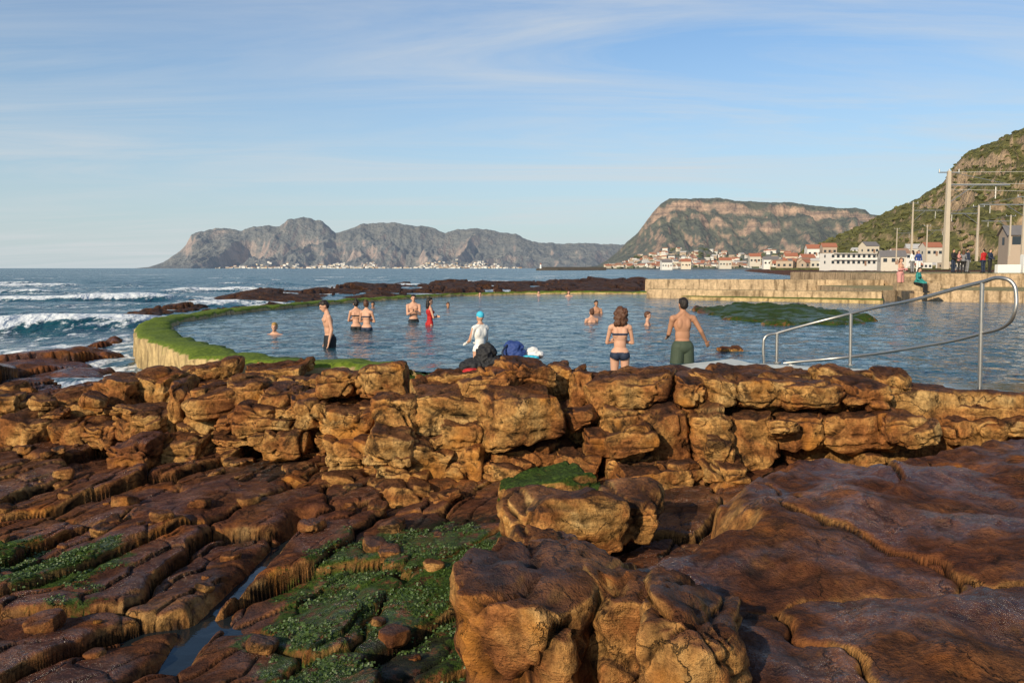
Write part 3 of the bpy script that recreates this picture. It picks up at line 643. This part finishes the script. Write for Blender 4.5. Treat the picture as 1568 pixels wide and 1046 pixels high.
rim=[G(u,v,.15) for u,v in [(600,566),(565,557),(480,556),(400,550),(330,540),(262,520),(236,507),(232,497),(258,486),(330,476),(400,469),(480,462.5),(560,457),(640,452.5),(700,449.5),(800,447),(900,446.5),(990,446.5)]]
rimo=sweep('tidal_pool_wall',rim,.85,-1.1,.17,WALL,.08)
CONC2=concrete_mat('sea_wall_concrete',(.50,.36,.22),.1)
st=[G(u,v,.04) for u,v in [(1000,571),(1030,560),(1060,556),(1090,553),(1120,549),(1135,552),(1150,556),(1200,559),(1240,561),(1335,566),(1345,577),(1180,576)]]
prism('concrete_step',st,-.6,.045,simple('wet_pale_concrete',(.58,.58,.50),.45,.35,3.,.5,.03))
w0=G(990,456,0); w1=G(1350,462,0)
prism('sea_wall',[w0,w1,(w1[0]+.5,w1[1]+1.2),(w0[0]+.3,w0[1]+1.2)],-1,.5,CONC2)
f0=G(1055,459,0); f1_=G(1352,465,0)
prism('wall_footing',[f0,f1_,(w1[0]+.1,w1[1]-.02),(f0[0],f0[1]+3)],-1,.16,WALL)
prism('promenade_wall',[(9.5,61),(25,57.5),(25.3,59),(9.8,62.5)],-1,.92,CONC2)
wk=[G(1350,461,0),G(1400,459,0),G(1568,463,0),(40,41),(40,60),(21,60)]
prism('pool_walkway',wk,-1,.55,CONC2)
prism('raised_terrace',[(25.2,53.5),(60,50),(140,58),(140,80),(26,80)],-1,1.36,CONC2)
WHITE=simple('white_paint',(.76,.75,.72),.6,.08,4.,.1)
bm=bmesh.new()
box(bm,(38.2,60,2.0),(5.,.5,1.3),0,0,.03); box(bm,(40.5,60,3.0),(.8,.9,.9),0,0,.03); box(bm,(34.5,59.6,1.65),(1.6,.45,.6),0,0,.03)
bm_obj('white_boundary_wall',bm,WHITE)
bm=bmesh.new()
for i in range(4): box(bm,(24.2,49+i*.9,.55+.1+i*.2),(1.4,.88,.2),0,0,.02)
bm_obj('concrete_steps',bm,CONC2)
bm=bmesh.new(); box(bm,(benchx,43.75,.75),(2.2,.5,.4),0,0,.03); bm_obj('concrete_bench',bm,CONC2)
# ------------------------------------------------------------------ mountains
def hill_mat(name,rockc,green,dark,haze,hz,em,scale,slo=.55,shi=.8,strat=0.):
    m,nt,b=mat(name); g=N(nt,'ShaderNodeNewGeometry'); c=g.outputs['Position']
    nz=N(nt,'ShaderNodeSeparateXYZ',{0:g.outputs['Normal']}).outputs[2]
    n=noise(nt,c,scale,8,.65); n2=noise(nt,c,scale*6,6,.7)
    gr_=mix(nt,ramp(nt,n2,[(.35,0.),(.65,1.)]),dark,green)
    f=mapr(nt,mth(nt,'ADD',nz,mth(nt,'MULTIPLY',mth(nt,'SUBTRACT',n,.5),.9)),slo,shi)
    rk=mix(nt,1.,rockc,ramp(nt,n2,[(.3,.4),(.65,1.25)]),'MULTIPLY')
    if strat:
        sn=noise(nt,vmap(nt,c,(.3,.3,6)),scale*3,4,.6); rk=mix(nt,1.,rk,ramp(nt,sn,[(.38,.6),(.55,1.1)]),'MULTIPLY')
    k=mix(nt,f,rk,gr_); k=mix(nt,hz,k,haze)  # aerial haze painted in: base colour blended towards the haze tint
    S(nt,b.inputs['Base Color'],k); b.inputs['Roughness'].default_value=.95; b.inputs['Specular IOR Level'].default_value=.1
    S(nt,b.inputs['Emission Color'],haze+(1,)); b.inputs['Emission Strength'].default_value=em  # constant glow standing in for haze in the air
    S(nt,b.inputs['Normal'],bump(nt,mth(nt,'ADD',n,n2),.9,1.2/scale*.15)); return m
def make_range(name,pr,y0,y1,base,nx,ny,ga,fs,shape,m,back=.4,rough=1.):
    us=np.linspace(pr[0][0],pr[-1][0],nx); vs=np.interp(us,[a for a,b in pr],[b for a,b in pr])
    hgt=np.clip((411-vs)/30,0,1); vs=vs+rough*hgt*fbm(us*.09,us*0+3.,2.,5)
    zr=np.array([P(u,v,y1).z for u,v in zip(us,vs)]); bx=np.array([P(u,v,1.).x for u,v in zip(us,vs)])
    ts=np.concatenate([np.linspace(-.05,1,ny),np.linspace(1,1+back,12)[1:]])
    T,I=np.meshgrid(ts,np.arange(nx),indexing='ij')
    Y_=y0+(y1-y0)*T; X_=bx[I]*Y_; Z1=zr[I]-base
    Sh=np.interp(T+.03*fbm(X_/fs*.7,X_*0+2.,5.,3),[a for a,b in shape],[b for a,b in shape])
    nz=1-2*np.abs(fbm(X_/fs,Y_/fs*.35,1.,5)); env=np.clip(T,0,1)*np.clip(1.0-T,0,1)*4
    small=fbm(X_/fs*3,Y_/fs*2,4.,5)
    Z=base+Z1*(Sh+ga*env*(nz-.75)*.6)+Z1*.045*small*np.clip(T*3,0,1)*np.where(T>.98,.25,1)
    lim=CAMZ+(zr[I]-CAMZ)*Y_/y1*(1-.03*np.abs(small))
    Z=np.where(T<1,np.minimum(Z,lim),Z); Z=np.where(T<=0,base-4,Z)
    mesh_obj(name,np.stack([X_,Y_,Z],-1).reshape(-1,3),gridfaces(len(ts),nx),m)
    def at(u,t):
        i=int(np.clip(np.interp(u,us,np.arange(nx)),0,nx-1)); j=int(np.clip(np.interp(t,ts,np.arange(len(ts))),0,len(ts)-1))
        return (X_[j,i],Y_[j,i],Z[j,i])
    return at
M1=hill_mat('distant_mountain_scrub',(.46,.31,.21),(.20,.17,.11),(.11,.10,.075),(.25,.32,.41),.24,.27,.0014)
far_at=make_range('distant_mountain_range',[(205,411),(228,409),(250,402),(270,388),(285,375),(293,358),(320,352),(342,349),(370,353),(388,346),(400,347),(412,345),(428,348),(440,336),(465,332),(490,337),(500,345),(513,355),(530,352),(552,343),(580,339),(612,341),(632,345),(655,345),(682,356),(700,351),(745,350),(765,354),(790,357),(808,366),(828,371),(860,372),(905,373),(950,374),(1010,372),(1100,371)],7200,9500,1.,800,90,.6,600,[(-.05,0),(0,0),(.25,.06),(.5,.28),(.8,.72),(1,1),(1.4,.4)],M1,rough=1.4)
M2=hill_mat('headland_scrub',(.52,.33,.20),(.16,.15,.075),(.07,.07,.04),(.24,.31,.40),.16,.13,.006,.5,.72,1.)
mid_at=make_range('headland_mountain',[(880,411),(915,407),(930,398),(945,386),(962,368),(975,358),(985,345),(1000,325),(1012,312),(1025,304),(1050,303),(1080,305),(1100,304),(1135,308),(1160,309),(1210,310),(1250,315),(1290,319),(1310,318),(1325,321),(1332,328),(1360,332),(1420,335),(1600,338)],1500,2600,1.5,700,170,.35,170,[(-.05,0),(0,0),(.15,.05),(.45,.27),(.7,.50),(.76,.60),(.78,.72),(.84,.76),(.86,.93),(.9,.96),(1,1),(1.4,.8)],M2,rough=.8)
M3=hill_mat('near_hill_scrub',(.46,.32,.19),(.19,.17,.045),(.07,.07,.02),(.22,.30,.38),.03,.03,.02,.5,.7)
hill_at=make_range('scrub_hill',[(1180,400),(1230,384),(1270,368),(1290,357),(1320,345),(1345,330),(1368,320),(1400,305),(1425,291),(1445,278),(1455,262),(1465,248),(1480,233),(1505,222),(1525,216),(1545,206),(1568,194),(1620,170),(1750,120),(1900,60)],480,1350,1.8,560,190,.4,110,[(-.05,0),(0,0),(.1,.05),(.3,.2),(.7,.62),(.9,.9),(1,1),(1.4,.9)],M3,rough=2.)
def scatter_bush(at,u0,u1,t0,t1,nn,s0,s1):
    V=[];Fq=[]; iv,it=ico(1)
    for k in range(nn):
        p=at(random.uniform(u0,u1),random.uniform(t0,t1)); s=random.uniform(s0,s1)
        V.append(iv*(s*np.array([1.2,1.2,.7]))*(1+.35*rng.normal(size=(len(iv),1)))+np.array(p)); Fq.append(it+k*len(iv))
    return np.concatenate(V),np.concatenate(Fq)
V,Fq=scatter_bush(hill_at,1230,1680,.03,.98,3800,1.2,3.4)
mesh_obj('hillside_bushes',V,Fq,simple('bush_foliage',(.10,.10,.03),.9,.6,.3,0),smooth=False)
V,Fq=scatter_bush(mid_at,925,1420,.02,.34,1100,2.5,6)
mesh_obj('headland_trees',V,Fq,simple('tree_foliage',(.08,.095,.055),.9,.5,.05,0),smooth=False)
# ------------------------------------------------------------------ houses
ROOFS=[simple('roof_'+str(i),c,.8,.2,1.,0) for i,c in enumerate([(.34,.13,.075),(.16,.15,.15),(.42,.41,.40),(.30,.18,.12)])]
WALLS=[simple('plaster_'+str(i),c,.8,.08,1.,0) for i,c in enumerate([(.70,.67,.62),(.62,.54,.42),(.55,.50,.42),(.42,.33,.25)])]
GLASS=simple('window_glass',(.03,.04,.05),.2,.2,1.,0)
def house_geo(bm,p,w,d,h,rz,wi,ri,gi_,flat=False,windows=True):
    M=Matrix.Translation(p)@Matrix.Rotation(rz,4,'Z')
    def q(vs,mi): 
        f=bm.faces.new([bm.verts.new(M@Vector(v)) for v in vs]); f.material_index=mi
    x,y=w/2,d/2
    for a,b in (((-x,-y),(x,-y)),((x,-y),(x,y)),((x,y),(-x,y)),((-x,y),(-x,-y))):
        q([(a[0],a[1],-3),(b[0],b[1],-3),(b[0],b[1],h),(a[0],a[1],h)],wi)
    if flat:
        q([(-x-.2,-y-.2,h+.02),(x+.2,-y-.2,h+.02),(x+.2,y+.2,h+.02),(-x-.2,y+.2,h+.02)],ri)
    else:
        r=h+min(w,d)*.34; o=.35
        q([(-x-o,-y-o,h-.1),(x+o,-y-o,h-.1),(x+o,0,r),(-x-o,0,r)],ri); q([(x+o,y+o,h-.1),(-x-o,y+o,h-.1),(-x-o,0,r),(x+o,0,r)],ri)
        for s in (-x,x):
            q([(s,-y,h),(s,y,h),(s,0,r-.1)],wi)
    if windows:
        ns=max(1,int(h/2.8)); nw=max(2,int(w/2.6))
        for k in range(ns):
            for i in range(nw):
                cx=-x+(i+.5)*w/nw; z0=k*2.8+.9
                q([(cx-.7,-y-.03,z0),(cx+.7,-y-.03,z0),(cx+.7,-y-.03,z0+1.4),(cx-.7,-y-.03,z0+1.4)],gi_)
            for s,sg in ((-x-.03,1),(x+.03,1)):
                q([(s,-.6,k*2.8+.9),(s,.6,k*2.8+.9),(s,.6,k*2.8+2.2),(s,-.6,k*2.8+2.2)],gi_)
def town(name,at,ranges,k,roofs):
    bm=bmesh.new()
    for u0,u1,t0,t1,nn,sz in ranges:
        for i in range(nn):
            p=at(random.uniform(u0,u1),t0+(t1-t0)*random.random()**1.5); w=sz*random.uniform(.8,1.7)
            house_geo(bm,p,w,sz*random.uniform(.7,1),sz*random.uniform(.35,.7),random.uniform(-.6,.6),random.randint(0,3) if random.random()<.6 else 0,4+random.choice(roofs),8,random.random()<.2,k)
    return bm_obj(name,bm,mats=WALLS+ROOFS+[GLASS])
town('distant_town',far_at,[(330,800,.005,.2,520,18),(560,760,.05,.3,240,15)],False,[1,2,2,3])
town('seaside_town',mid_at,[(928,1010,.03,.36,190,8.),(1000,1120,.03,.32,260,8.),(1100,1320,.03,.36,420,8.),(1300,1500,.01,.2,60,8.)],True,[0,0,1,2,3,3])
town('hillside_town',hill_at,[(1190,1430,.02,.24,190,6.),(1440,1600,.0,.08,16,6.)],True,[0,0,1,2,3,3])
def house(name,u,v,y,w,h,d=8,wi=0,ri=0,flat=False,rz=0.):
    p=P(u,v,y); e=empty(name,p,rz)
    for part,sel in (('walls',0),('roof',1),('windows',2)):
        bm=bmesh.new(); house_geo(bm,(0,0,0),w,d,h,0,0,1,2,flat,True)
        bmesh.ops.delete(bm,geom=[f for f in bm.faces if f.material_index!=sel],context='FACES')
        for f in bm.faces: f.material_index=0
        bm_obj(part,bm,[WALLS[wi],ROOFS[ri],GLASS][sel],e)
    bm=bmesh.new(); box(bm,(w*.12,-d/2-.04,1.05),(1.0,.06,2.1)); bm_obj('door',bm,ROOFS[3],e)
    if flat:
        bm=bmesh.new()
        for k in range(max(1,int(h/2.8))): box(bm,(0,-d/2-.5,k*2.8+2.75),(w*.9,1.,.15)); 
        bm_obj('balcony',bm,WALLS[0],e)
for a in [('apartment_building',1306,407,400,29,5.8,9,0,2,True),('beach_house',1235,405,520,8,4,7,0,0),('beach_house',1210,402,560,8,4,7,1,0),('beach_house',1180,406,620,11,4,7,0,1),('beach_house',1155,402,640,8,4.5,7,2,0),('beach_house',1376,398,400,8,3.,7,0,3),('beach_house',1330,388,470,8,4,7,1,1),('beach_house',1398,392,420,7,3.5,7,2,2),('beach_house',1268,389,500,8,4,7,3,0),('beach_house',1425,392,400,8,4,7,2,0),('beach_house',1020,409,900,11,5,9,0,1),('beach_house',1050,408,900,10,5,9,1,0),('guest_house',1245,392,540,9,4.5,8,0,0),('guest_house',1365,405,330,9,3,7,2,1),('guest_house',1110,407,800,11,5,8,2,0),('guest_house',1560,383,150,5,2.6,5,3,1)]:
    house(*a,rz=random.uniform(-.25,.25))
DK=simple('breakwater_stone',(.08,.07,.062),.9,.3,.2,0)
bm=bmesh.new(); a=P(830,411,900); b=P(925,411,950)
box(bm,((a.x+b.x)/2,925,1.),(b.x-a.x,14,4.),.3,0,.6)
box(bm,(a.x+5,890,0),(22,12,3),0.1,0,.6); bm_obj('harbour_breakwater',bm,DK)
e=empty('harbour_beacon',(P(828,405,890).x,890,2.5)); e.scale=(.75,.75,.75)
bm=bmesh.new(); bmesh.ops.create_cone(bm,cap_ends=True,segments=16,radius1=1.5,radius2=1.,depth=6,matrix=Matrix.Translation((0,0,1.))); bm_obj('tower',bm,WHITE,e)
bm=bmesh.new(); bmesh.ops.create_cone(bm,cap_ends=True,segments=16,radius1=1.3,radius2=.2,depth=2,matrix=Matrix.Translation((0,0,5.2))); bm_obj('lantern',bm,ROOFS[0],e)
# ------------------------------------------------------------------ railway masts
MAST=simple('mast_concrete',(.50,.42,.32),.8,.15,2.,.2)
def mast(u,vb,vt,y,arm=1.,w=.32):
    p=P(u,vb,y); t=P(u,vt,y); h=t.z-p.z; e=empty('railway_mast',p)
    bm=bmesh.new(); M=Matrix.Translation((0,0,h/2))@Matrix.Rotation(math.pi/4,4,'Z')
    bmesh.ops.create_cone(bm,cap_ends=True,segments=4,radius1=w,radius2=w*.6,depth=h,matrix=M); bm_obj('column',bm,MAST,e)
    bm=bmesh.new()
    box(bm,(arm*2.2,0,h*.86),(abs(arm)*4.4,.1,.1)); cap(bm,(arm*.1,0,h*.99),(arm*4.2,0,h*.87),.02,.02,6,False); cap(bm,(arm*.1,0,h*.68),(arm*1.8,0,h*.85),.035,.035,6,False)
    box(bm,(0,0,h*.985),(1.5,.08,.08))
    for k in (-.7,0,.7): cap(bm,(k,0,h*.985),(k,0,h*1.02),.05,.04,8)
    cap(bm,(arm*3.4,0,h*.84),(arm*3.4,0,h*.72),.04,.04,6); bm_obj('cross_arm',bm,STEEL,e)
mast(1447,412,262,62,1.,.26); mast(1495,400,315,110,-1.,.2); mast(1395,398,310,130,1.,.18); mast(1545,392,330,130,-1.,.18); mast(1418,400,345,190,1.,.2); mast(1565,395,300,85,-1,.18); mast(1372,400,350,240,1,.2)
e=empty('overhead_wires')
for k,(u,v) in enumerate([(1700,281),(1700,296),(1700,262)]):
    q=P(1452,282+(-18 if k==2 else k*8),62); wire('wire_%d'%k,[q,P(u,v,58)],.016,parent=e)
for k,(u0,v0,y0,u1,v1,y1) in enumerate([(1455,283,62,1497,322,110),(1497,322,110,1398,318,130),(1455,292,62,1420,350,190),(1420,350,190,1374,354,240)]):
    wire('line_%d'%k,[P(u0,v0,y0),(P(u0,v0,y0)+P(u1,v1,y1))/2-Vector((0,0,.3)),P(u1,v1,y1)],.016,parent=e)
# ------------------------------------------------------------------ handrail
e=empty('pool_handrail')
def Gb(u,v,z): a=G(u,v,z); return Vector((a[0],a[1],z))
b1=Gb(1190,556,0); b2=Gb(1303,560,0); b3=Gb(1502,598,0); b0=Gb(1170,556,0)
t1=P(1190,510,b1.y); t2=P(1303,480,b2.y); t3=P(1504,432,b3.y)
top=[P(1170,556,b0.y),P(1169,530,b0.y),P(1172,516,b0.y),t1,t2,P(1400,459,(b2.y+b3.y)/2-.15),t3,P(1535,426,b3.y-.35),P(1550,433,b3.y-.45),P(1556,452,b3.y-.5),P(1553,480,b3.y-.5),P(1544,495,b3.y-.4),P(1504,510,b3.y),P(1400,532,(b2.y+b3.y)/2-.15),P(1303,546,b2.y),P(1200,556,b1.y)]
wire('rails',top,.026,parent=e,smooth=True)
for k,(a,b) in enumerate([(b1,t1),(b2,t2),(b3,t3)]):
    wire('post_%d'%(k+1),[a-Vector((0,0,.7)),b],.029,parent=e)
    bm=bmesh.new(); cap(bm,a+Vector((0,0,.0)),a+Vector((0,0,.03)),.07,.07,14,False); bm_obj('base_%d'%(k+1),bm,STEEL,e)
# ------------------------------------------------------------------ sky + sun
sun_el=math.radians(24); rot=math.radians(212)
Sd=Vector((math.sin(rot)*math.cos(sun_el),math.cos(rot)*math.cos(sun_el),math.sin(sun_el)))
w=bpy.data.worlds.new('World'); sc.world=w; w.use_nodes=True; nt=w.node_tree; bg=nt.nodes['Background']
sky=N(nt,'ShaderNodeTexSky',sky_type='NISHITA'); sky.sun_disc=False; sky.sun_elevation=sun_el; sky.sun_rotation=rot; sky.air_density=1.; sky.dust_density=.4; sky.ozone_density=1.5
tc=N(nt,'ShaderNodeTexCoord').outputs['Generated']; sp=N(nt,'ShaderNodeSeparateXYZ',{0:tc})
zz=mth(nt,'ADD',mth(nt,'MAXIMUM',sp.outputs[2],0.),.10)
cb=N(nt,'ShaderNodeCombineXYZ',{0:mth(nt,'DIVIDE',sp.outputs[0],zz),1:mth(nt,'DIVIDE',sp.outputs[1],zz)}).outputs[0]
n1=noise(nt,vmap(nt,cb,(.45,1.8,1),(0,0,math.radians(24))),.8,9,.62,.9); n2=noise(nt,cb,.3,3,.5)
cl=mth(nt,'MULTIPLY',mapr(nt,n1,.42,.68),mapr(nt,n2,.38,.58,.2,1.))
cl=mth(nt,'MULTIPLY',cl,.8,True)
blue=mix(nt,1.,sky.outputs[0],(.88,1.12,1.34),'MULTIPLY')
hzf=mth(nt,'POWER',mapr(nt,sp.outputs[2],0.,.36,1.,0.),1.6)
blue=mix(nt,mth(nt,'MULTIPLY',hzf,.9),blue,(5.3,6.1,6.5))
k=mix(nt,cl,blue,(6.6,6.9,7.1))
S(nt,bg.inputs['Color'],k); bg.inputs['Strength'].default_value=.10
L=bpy.data.lights.new('sun','SUN'); L.energy=5.; L.angle=math.radians(.53); L.color=(1.,.85,.62)
lo=bpy.data.objects.new('sun',L); sc.collection.objects.link(lo); lo.rotation_euler=Sd.to_track_quat('Z','Y').to_euler(); lo.location=(20,-20,30)
sc.view_settings.view_transform='Standard'; sc.view_settings.look='None'; sc.view_settings.exposure=0
